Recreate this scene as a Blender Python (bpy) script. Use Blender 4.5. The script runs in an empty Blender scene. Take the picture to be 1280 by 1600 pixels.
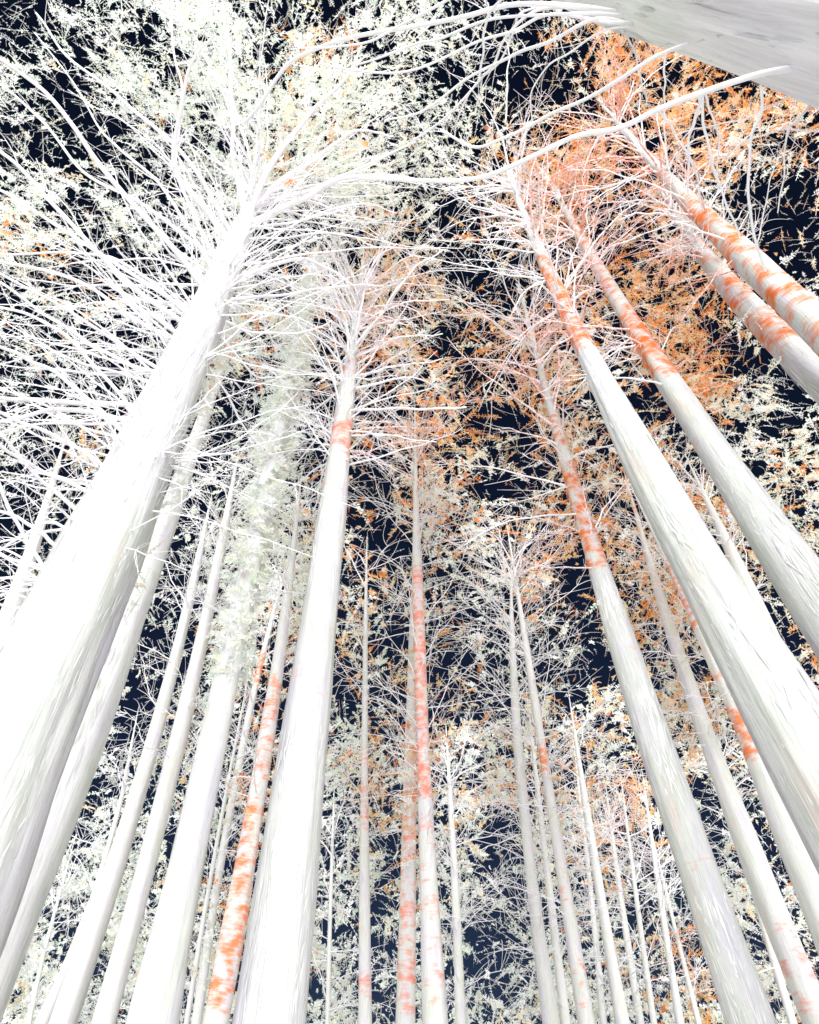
import bpy, math, random
import numpy as np
from mathutils import Vector

R = math.radians
random.seed(11)
rng = np.random.default_rng(11)
scene = bpy.context.scene

# ------------------------------------------------------------------ camera, sky, sun, exposure
F_PX, CX, CY = 1200.0, 640.0, 800.0          # focal length and centre in photograph pixels
ELEV = R(44.06)
CAM = np.array([0.0, 0.0, 1.6])
cam_data = bpy.data.cameras.new('camera')
cam_data.sensor_fit = 'HORIZONTAL'
cam_data.sensor_width = 36.0
cam_data.lens = 36.0 * F_PX / 1280.0
cam_data.clip_start = 0.05
cam_data.clip_end = 3000
cam = bpy.data.objects.new('camera', cam_data)
scene.collection.objects.link(cam)
cam.location = CAM
cam.rotation_euler = (R(90) + ELEV, 0, 0)
scene.camera = cam

SUN_EL, SUN_AZ = R(21), R(180)               # azimuth clockwise from +Y: behind the camera
world = bpy.data.worlds.new('World')
scene.world = world
world.use_nodes = True
wn, wl = world.node_tree.nodes, world.node_tree.links
wn.clear()
sky = wn.new('ShaderNodeTexSky')
sky.sky_type = 'NISHITA'
sky.sun_disc = False
sky.sun_elevation = SUN_EL
sky.sun_rotation = SUN_AZ
bg = wn.new('ShaderNodeBackground')
bg.inputs['Strength'].default_value = 0.0042
wo = wn.new('ShaderNodeOutputWorld')
navy = wn.new('ShaderNodeMix'); navy.data_type = 'RGBA'; navy.blend_type = 'MULTIPLY'; navy.inputs[0].default_value = 1
navy.inputs[7].default_value = (0.72, 0.85, 1.35, 1)
wl.new(sky.outputs[0], navy.inputs[6])
wl.new(navy.outputs[2], bg.inputs[0])
wl.new(bg.outputs[0], wo.inputs[0])

sun_data = bpy.data.lights.new('sun', 'SUN')
sun_data.energy = 5.0
sun_data.angle = R(80)
sun_data.color = (1.0, 0.985, 0.965)
sun = bpy.data.objects.new('sun', sun_data)
scene.collection.objects.link(sun)
to_sun = Vector((math.sin(SUN_AZ) * math.cos(SUN_EL), math.cos(SUN_AZ) * math.cos(SUN_EL), math.sin(SUN_EL)))
sun.rotation_euler = to_sun.to_track_quat('Z', 'Y').to_euler()

scene.view_settings.view_transform = 'Standard'
scene.view_settings.look = 'None'
scene.view_settings.exposure = 0.92
scene.view_settings.gamma = 1.0
scene.view_settings.use_curve_mapping = False
scene.cycles.max_bounces = 16
scene.cycles.diffuse_bounces = 14
scene.cycles.transmission_bounces = 14

# ------------------------------------------------------------------ geometry helpers
FWD = np.array([0, math.cos(ELEV), math.sin(ELEV)])
UP = np.array([0, -math.sin(ELEV), math.cos(ELEV)])
RIGHT = np.array([1.0, 0, 0])

def ray(px, py):
    """direction (depth 1 along the optical axis) through a point of the photograph"""
    px = np.asarray(px, float); py = np.asarray(py, float)
    return (FWD + RIGHT * ((px - CX) / F_PX)[..., None] + UP * ((CY - py) / F_PX)[..., None])

def tag(o, **kw):
    for k, v in kw.items():
        if v is not None:
            o[k] = v

def link(name, me, mat, parent=None, base=None):
    o = bpy.data.objects.new(name, me)
    scene.collection.objects.link(o)
    if mat: me.materials.append(mat)
    if parent is not None:
        o.parent = parent
    return o

def smooth_line(pts, n):
    """Catmull-Rom through rows of pts (k, d) -> (n, d)"""
    pts = np.asarray(pts, float)
    if len(pts) == 2:
        t = np.linspace(0, 1, n)[:, None]
        return pts[0] * (1 - t) + pts[1] * t
    P = np.vstack([2 * pts[0] - pts[1], pts, 2 * pts[-1] - pts[-2]])
    k = len(pts) - 1
    out = []
    for s in np.linspace(0, k, n):
        i = min(int(s), k - 1); t = s - i
        a, b, c, d = P[i], P[i + 1], P[i + 2], P[i + 3]
        out.append(0.5 * (2 * b + (c - a) * t + (2 * a - 5 * b + 4 * c - d) * t * t + (3 * b - a - 3 * c + d) * t ** 3))
    return np.array(out)

def tube_arrays(path, rad, sides, ridges=0.0, seed=0):
    """verts, quads, uv-like coords for a round tapering tube"""
    path = np.asarray(path, float); n = len(path)
    tan = np.gradient(path, axis=0)
    tan /= np.linalg.norm(tan, axis=1)[:, None] + 1e-9
    ref = np.array([0.31, 0.95, 0.05]) if abs(tan[0][1]) < 0.8 else np.array([0.95, 0.1, 0.3])
    a = np.cross(tan, ref); a /= np.linalg.norm(a, axis=1)[:, None] + 1e-9
    b = np.cross(tan, a)
    th = np.linspace(0, 2 * math.pi, sides, endpoint=False)
    seglen = np.r_[0, np.cumsum(np.linalg.norm(np.diff(path, axis=0), axis=1))]
    rr = np.repeat(np.asarray(rad)[:, None], sides, 1)
    if ridges:
        g = np.random.default_rng(seed)
        disp = np.zeros((n, sides))
        for k in range(16):
            m = int(g.integers(2, max(4, sides // 3)))
            fz = g.uniform(-1.1, 1.1)
            wob = 0.5 * np.sin(seglen * g.uniform(0.6, 2.2) + g.uniform(0, 6))
            disp += np.sin(m * th[None, :] + (seglen * fz + wob)[:, None] * 1.3 + g.uniform(0, 6.28)) / math.sqrt(m)
        rr = rr * (1 + ridges * disp * 0.33)
    v = path[:, None, :] + rr[..., None] * (np.cos(th)[None, :, None] * a[:, None, :] + np.sin(th)[None, :, None] * b[:, None, :])
    i = np.arange(n - 1)[:, None] * sides
    j = np.arange(sides)[None, :]
    jn = (j + 1) % sides
    q = np.stack([i + j, i + jn, i + sides + jn, i + sides + j], -1).reshape(-1, 4)
    # bark coordinates: round the trunk in diameters, along it in diameters
    along = np.r_[0, np.cumsum(np.diff(seglen) / np.maximum(2 * (np.asarray(rad)[1:] + np.asarray(rad)[:-1]) / 2, 1e-3))]
    bark = np.stack([np.repeat(np.cos(th)[None], n, 0), np.repeat(np.sin(th)[None], n, 0), np.repeat(along[:, None], sides, 1)], -1)
    return v.reshape(-1, 3), q, bark.reshape(-1, 3)

def quad_mesh(name, v, q, bark=None, stain=None, tint=None, smooth=True):
    me = bpy.data.meshes.new(name)
    v = np.ascontiguousarray(v, np.float32); q = np.ascontiguousarray(q, np.int32)
    me.vertices.add(len(v)); me.vertices.foreach_set('co', v.ravel())
    me.loops.add(q.size); me.loops.foreach_set('vertex_index', q.ravel())
    me.polygons.add(len(q))
    me.polygons.foreach_set('loop_start', np.arange(0, q.size, q.shape[1], dtype=np.int32))
    me.polygons.foreach_set('loop_total', np.full(len(q), q.shape[1], np.int32))
    if smooth:
        me.polygons.foreach_set('use_smooth', np.ones(len(q), bool))
    if bark is not None:
        at = me.attributes.new('bark', 'FLOAT_VECTOR', 'POINT'); at.data.foreach_set('vector', np.ascontiguousarray(bark, np.float32).ravel())
    if stain is not None:
        at = me.attributes.new('stain', 'FLOAT', 'POINT'); at.data.foreach_set('value', np.ascontiguousarray(stain, np.float32))
    if tint is not None:
        at = me.attributes.new('tint', 'FLOAT_COLOR', 'POINT'); at.data.foreach_set('color', np.ascontiguousarray(tint, np.float32).ravel())
    me.update(calc_edges=True)
    return me

# ------------------------------------------------------------------ materials
def srgb(r, g, b):
    f = lambda c: c / 12.92 if c <= 0.04045 else ((c + 0.055) / 1.055) ** 2.4
    return (f(r / 255), f(g / 255), f(b / 255), 1)

def bark_material(name, pale, grey, stain_col, stain_col2, bump=0.5, fibre=1.0):
    m = bpy.data.materials.new(name); m.use_nodes = True
    nt = m.node_tree; n, l = nt.nodes, nt.links
    p = n['Principled BSDF']
    p.inputs['Roughness'].default_value = 0.85
    p.inputs['Specular IOR Level'].default_value = 0.15
    at = n.new('ShaderNodeAttribute'); at.attribute_name = 'bark'
    st = n.new('ShaderNodeAttribute'); st.attribute_name = 'stain'
    # long fibres
    mp = n.new('ShaderNodeMapping'); mp.inputs['Scale'].default_value = (11, 11, 0.9)
    l.new(at.outputs['Vector'], mp.inputs[0])
    nf = n.new('ShaderNodeTexNoise'); nf.inputs['Scale'].default_value = 1.6; nf.inputs['Detail'].default_value = 7; nf.inputs['Roughness'].default_value = 0.65
    nf.inputs['Distortion'].default_value = 0.4
    l.new(mp.outputs[0], nf.inputs['Vector'])
    cr = n.new('ShaderNodeValToRGB')
    cr.color_ramp.elements[0].position = 0.30; cr.color_ramp.elements[0].color = grey
    cr.color_ramp.elements[1].position = 0.30 + 0.26 * fibre; cr.color_ramp.elements[1].color = pale
    l.new(nf.outputs['Fac'], cr.inputs[0])
    # broad tint: faint warm, green and lilac patches
    mb = n.new('ShaderNodeMapping'); mb.inputs['Scale'].default_value = (0.9, 0.9, 0.28)
    l.new(at.outputs['Vector'], mb.inputs[0])
    nb = n.new('ShaderNodeTexNoise'); nb.inputs['Scale'].default_value = 1.1; nb.inputs['Detail'].default_value = 4
    l.new(mb.outputs[0], nb.inputs['Vector'])
    cb = n.new('ShaderNodeValToRGB')
    cb.color_ramp.elements[0].position = 0.32; cb.color_ramp.elements[0].color = (0.93, 0.91, 1.0, 1)
    cb.color_ramp.elements[1].position = 0.70; cb.color_ramp.elements[1].color = (1.0, 0.93, 0.87, 1)
    e = cb.color_ramp.elements.new(0.48); e.color = (1, 1, 1, 1)
    e = cb.color_ramp.elements.new(0.58); e.color = (0.93, 0.98, 0.92, 1)
    l.new(nb.outputs['Fac'], cb.inputs[0])
    mul = n.new('ShaderNodeMix'); mul.data_type = 'RGBA'; mul.blend_type = 'MULTIPLY'; mul.inputs[0].default_value = 1
    l.new(cr.outputs[0], mul.inputs[6]); l.new(cb.outputs[0], mul.inputs[7])
    # rust coloured rings and blotches where 'stain' says the bark has them
    ms = n.new('ShaderNodeMapping'); ms.inputs['Scale'].default_value = (0.8, 0.8, 1.9)
    l.new(at.outputs['Vector'], ms.inputs[0])
    ns = n.new('ShaderNodeTexNoise'); ns.inputs['Scale'].default_value = 1.0; ns.inputs['Detail'].default_value = 2
    l.new(ms.outputs[0], ns.inputs['Vector'])
    mr = n.new('ShaderNodeMapping'); mr.inputs['Scale'].default_value = (1.0, 1.0, 9)
    l.new(at.outputs['Vector'], mr.inputs[0])
    nr = n.new('ShaderNodeTexNoise'); nr.inputs['Scale'].default_value = 1.0; nr.inputs['Detail'].default_value = 5; nr.inputs['Roughness'].default_value = 0.6
    l.new(mr.outputs[0], nr.inputs['Vector'])
    def math_(op, a, b=None, c=None):
        q = n.new('ShaderNodeMath'); q.operation = op
        for k, x in enumerate((a, b, c)):
            if x is None: continue
            if isinstance(x, (int, float)): q.inputs[k].default_value = x
            else: l.new(x, q.inputs[k])
        return q.outputs[0]
    s = math_('MULTIPLY_ADD', nr.outputs['Fac'], 0.55, math_('MULTIPLY', ns.outputs['Fac'], 0.75))   # ~0.65 mean
    thr = math_('MULTIPLY_ADD', st.outputs['Fac'], -0.44, 0.98)
    d = math_('SUBTRACT', s, thr)
    mask = n.new('ShaderNodeMapRange'); mask.inputs[1].default_value = -0.05; mask.inputs[2].default_value = 0.17
    l.new(d, mask.inputs[0])
    gate = math_('MULTIPLY', mask.outputs[0], math_('MINIMUM', math_('MULTIPLY', st.outputs['Fac'], 2.2), 0.95))
    mc = n.new('ShaderNodeMix'); mc.data_type = 'RGBA'
    l.new(nr.outputs['Fac'], mc.inputs[0]); mc.inputs[6].default_value = stain_col; mc.inputs[7].default_value = stain_col2
    mo = n.new('ShaderNodeMix'); mo.data_type = 'RGBA'
    l.new(gate, mo.inputs[0]); l.new(mul.outputs[2], mo.inputs[6]); l.new(mc.outputs[2], mo.inputs[7])
    l.new(mo.outputs[2], p.inputs['Base Color'])
    bp = n.new('ShaderNodeBump'); bp.inputs['Strength'].default_value = bump; bp.inputs['Distance'].default_value = 0.02
    l.new(nf.outputs['Fac'], bp.inputs['Height']); l.new(bp.outputs[0], p.inputs['Normal'])
    return m

M_BARK = bark_material('pale_bark', (0.57, 0.575, 0.58, 1), (0.41, 0.42, 0.415, 1), srgb(200, 80, 12), srgb(216, 118, 34), 0.6)
M_BARK_SALMON = bark_material('pale_bark_salmon', (0.57, 0.575, 0.58, 1), (0.41, 0.415, 0.41, 1), srgb(212, 88, 56), srgb(228, 150, 128), 0.5)
M_BARK_NEAR = bark_material('fibrous_bark', (0.93, 0.93, 0.93, 1), (0.78, 0.79, 0.78, 1), srgb(240, 125, 92), srgb(246, 180, 160), 0.9, 1.1)  # corner trunk: bark colour raised to make up for its shaded side
M_STRIP = bark_material('loose_bark', (0.74, 0.74, 0.75, 1), (0.48, 0.49, 0.48, 1), srgb(222, 100, 66), srgb(236, 165, 146), 0.2)
M_SHADE_LIFT = bark_material('shade_lifted_bark', (0.72, 0.725, 0.73, 1), (0.55, 0.555, 0.545, 1), srgb(222, 100, 66), srgb(236, 165, 146), 0.4)  # same bark, colour lightened to offset shade from the nearer trees
M_SHADE_LIFT_ORANGE = bark_material('shade_lifted_orange_bark', (0.72, 0.725, 0.73, 1), (0.55, 0.555, 0.545, 1), srgb(222, 96, 44), srgb(236, 150, 96), 0.4)  # orange-stained version of the bark lightened against shade
M_TWIG = bark_material('pale_twig', (0.90, 0.89, 0.92, 1), (0.82, 0.80, 0.84, 1), srgb(222, 100, 60), srgb(240, 150, 110), 0.1)

def leaf_material():
    m = bpy.data.materials.new('pale_leaf'); m.use_nodes = True
    n, l = m.node_tree.nodes, m.node_tree.links
    n.clear()
    at = n.new('ShaderNodeAttribute'); at.attribute_name = 'tint'
    df = n.new('ShaderNodeBsdfDiffuse'); tr = n.new('ShaderNodeBsdfTranslucent')
    mx = n.new('ShaderNodeMixShader'); mx.inputs[0].default_value = 0.42
    o = n.new('ShaderNodeOutputMaterial')
    l.new(at.outputs['Color'], df.inputs[0]); l.new(at.outputs['Color'], tr.inputs[0])
    l.new(df.outputs[0], mx.inputs[1]); l.new(tr.outputs[0], mx.inputs[2]); l.new(mx.outputs[0], o.inputs[0])
    return m
M_LEAF = leaf_material()

def ground_material():
    m = bpy.data.materials.new('pale_forest_floor'); m.use_nodes = True
    n, l = m.node_tree.nodes, m.node_tree.links
    p = n['Principled BSDF']; p.inputs['Roughness'].default_value = 0.95
    tc = n.new('ShaderNodeTexCoord')
    nz = n.new('ShaderNodeTexNoise'); nz.inputs['Scale'].default_value = 1.4; nz.inputs['Detail'].default_value = 8
    l.new(tc.outputs['Object'], nz.inputs['Vector'])
    cr = n.new('ShaderNodeValToRGB')
    cr.color_ramp.elements[0].position = 0.35; cr.color_ramp.elements[0].color = (0.80, 0.80, 0.78, 1)
    cr.color_ramp.elements[1].position = 0.65; cr.color_ramp.elements[1].color = (0.90, 0.90, 0.89, 1)  # floor out of view, kept near white to bounce fill light upwards
    l.new(nz.outputs['Fac'], cr.inputs[0]); l.new(cr.outputs[0], p.inputs['Base Color'])
    return m

# ------------------------------------------------------------------ ground
gn = 61
gx = np.sinh(np.linspace(-5.2, 5.2, gn)) * 9.0
GX, GY = np.meshgrid(gx, gx, indexing='ij')
rad_ = np.hypot(GX, GY)
GZ = 0.10 * np.sin(GX * 0.35 + 1) * np.cos(GY * 0.28) * np.clip(rad_ / 6, 0, 1) - 0.02
gv = np.stack([GX, GY, GZ], -1).reshape(-1, 3)
ii, jj = np.meshgrid(np.arange(gn - 1), np.arange(gn - 1), indexing='ij')
gq = np.stack([ii * gn + jj, (ii + 1) * gn + jj, (ii + 1) * gn + jj + 1, ii * gn + jj + 1], -1).reshape(-1, 4)
ground = link('ground', quad_mesh('ground', gv, gq), ground_material())
tag(ground, kind='structure', label='pale forest floor under the tall trees')

# ------------------------------------------------------------------ foliage maps, read off the photograph by eye in 80 px cells
DENS = [
 "2567864653357777", "4478998643368888", "4447898644568876", "6536899755788843",
 "9865745644567533", "9756757853347544", "7656777855667644", "6667864654664874",
 "7777473564564565", "5677584574566776", "4566687454567767", "4565776545647765",
 "4564656444535775", "6635656444656766", "6636656466664776", "6455656665656465",
 "6564556456654465", "6775556554564466", "8876566653464547", "6765656544565667"]
ORNG = [
 "0000012000146655", "0001011100167986", "0011011102566854", "0100020004677523",
 "2100001324456312", "1310113533358731", "1100123536745840", "0001113345633930",
 "0131102573542311", "1210102431453332", "0100104323654222", "0001002421444432",
 "0000243230124323", "0001142361213323", "0001141341322321", "0001150522346111",
 "0000140211143111", "0000350210132012", "1010330110112611", "1010220110111312"]
DENS = np.array([[int(c) for c in r] for r in DENS], float) / 9
DENS[5:13, 0:4] *= 0.62          # the bare limbs of the giant tree fill the rest there
ORNG = np.array([[int(c) for c in r] for r in ORNG], float) / 9

def lookup(grid, px, py):
    x = np.clip(np.asarray(px, float) / 80 - 0.5, 0, 14.999); y = np.clip(np.asarray(py, float) / 80 - 0.5, 0, 18.999)
    i = x.astype(int); j = y.astype(int); fx = x - i; fy = y - j
    return (grid[j, i] * (1 - fx) * (1 - fy) + grid[j, i + 1] * fx * (1 - fy) + grid[j + 1, i] * (1 - fx) * fy + grid[j + 1, i + 1] * fx * fy)

# gaps of open sky between the crowns (x, y, rx, ry)
GAPS = [(30, 20, 45, 25), (130, 225, 75, 30), (95, 130, 45, 45), (215, 260, 22, 22), (150, 385, 45, 18), (175, 410, 45, 14), (230, 460, 14, 12),
        (200, 585, 45, 30), (135, 520, 26, 14), (250, 550, 14, 18), (10, 560, 22, 26), (50, 760, 40, 26), (40, 740, 40, 20), (25, 820, 40, 40),
        (5, 955, 14, 28), (445, 360, 45, 14), (510, 365, 40, 12), (425, 465, 40, 14), (500, 500, 14, 14), (350, 640, 20, 22), (375, 600, 35, 18),
        (335, 690, 14, 25), (510, 640, 24, 24), (495, 690, 24, 24), (500, 565, 24, 16), (480, 720, 18, 14), (590, 640, 40, 14), (590, 575, 26, 12),
        (575, 770, 30, 18), (800, 40, 46, 20), (795, 110, 36, 22), (860, 130, 28, 26), (700, 130, 50, 24), (715, 320, 40, 16), (700, 400, 34, 18), (740, 430, 34, 20),
        (690, 530, 30, 26), (725, 590, 26, 22), (760, 650, 38, 18), (790, 690, 38, 16), (775, 760, 36, 26), (800, 850, 22, 22), (720, 900, 34, 18), (740, 960, 44, 22),
        (700, 1030, 44, 20), (905, 900, 44, 24), (945, 1030, 22, 22), (930, 1050, 28, 22), (860, 940, 20, 16), (585, 840, 28, 26), (620, 870, 24, 22), (540, 1080, 22, 28),
        (600, 1080, 20, 24), (610, 1000, 24, 16), (235, 1090, 26, 26), (205, 1110, 28, 24), (200, 1160, 30, 24), (220, 1010, 24, 16), (150, 1230, 30, 26), (235, 1225, 12, 20),
        (210, 1300, 10, 30), (120, 1300, 22, 18), (240, 1400, 8, 30), (265, 1320, 8, 40), (520, 1325, 16, 22), (525, 1380, 14, 24), (600, 1260, 24, 8), (600, 1400, 14, 24),
        (780, 1285, 22, 26), (700, 1450, 10, 26), (740, 1510, 26, 18), (800, 1390, 28, 20), (780, 1530, 40, 24), (745, 1450, 30, 14), (825, 1480, 12, 18),
        (1000, 1420, 26, 30), (1050, 1385, 20, 14), (1075, 1420, 18, 22), (985, 1320, 22, 20), (1095, 1230, 20, 28), (1120, 1330, 26, 24), (1150, 1350, 22, 20), (1175, 1460, 26, 22),
        (985, 930, 14, 22), (1010, 980, 12, 30), (1120, 850, 12, 30), (1210, 960, 22, 14), (1240, 1000, 26, 14), (1180, 340, 60, 14), (1240, 300, 36, 40), (1170, 290, 30, 22), (1260, 400, 26, 30),
        (1160, 560, 26, 22), (1250, 620, 30, 22), (1220, 660, 40, 20), (1170, 660, 30, 14), (1110, 520, 14, 20), (1030, 455, 20, 18), (975, 530, 18, 40), (1010, 620, 26, 16),
        (1050, 660, 16, 24), (920, 570, 18, 24), (850, 400, 18, 20), (1130, 440, 12, 14), (1100, 205, 30, 18), (985, 405, 24, 14), (880, 315, 20, 24)]
GAPS = np.array(GAPS, float)

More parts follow.
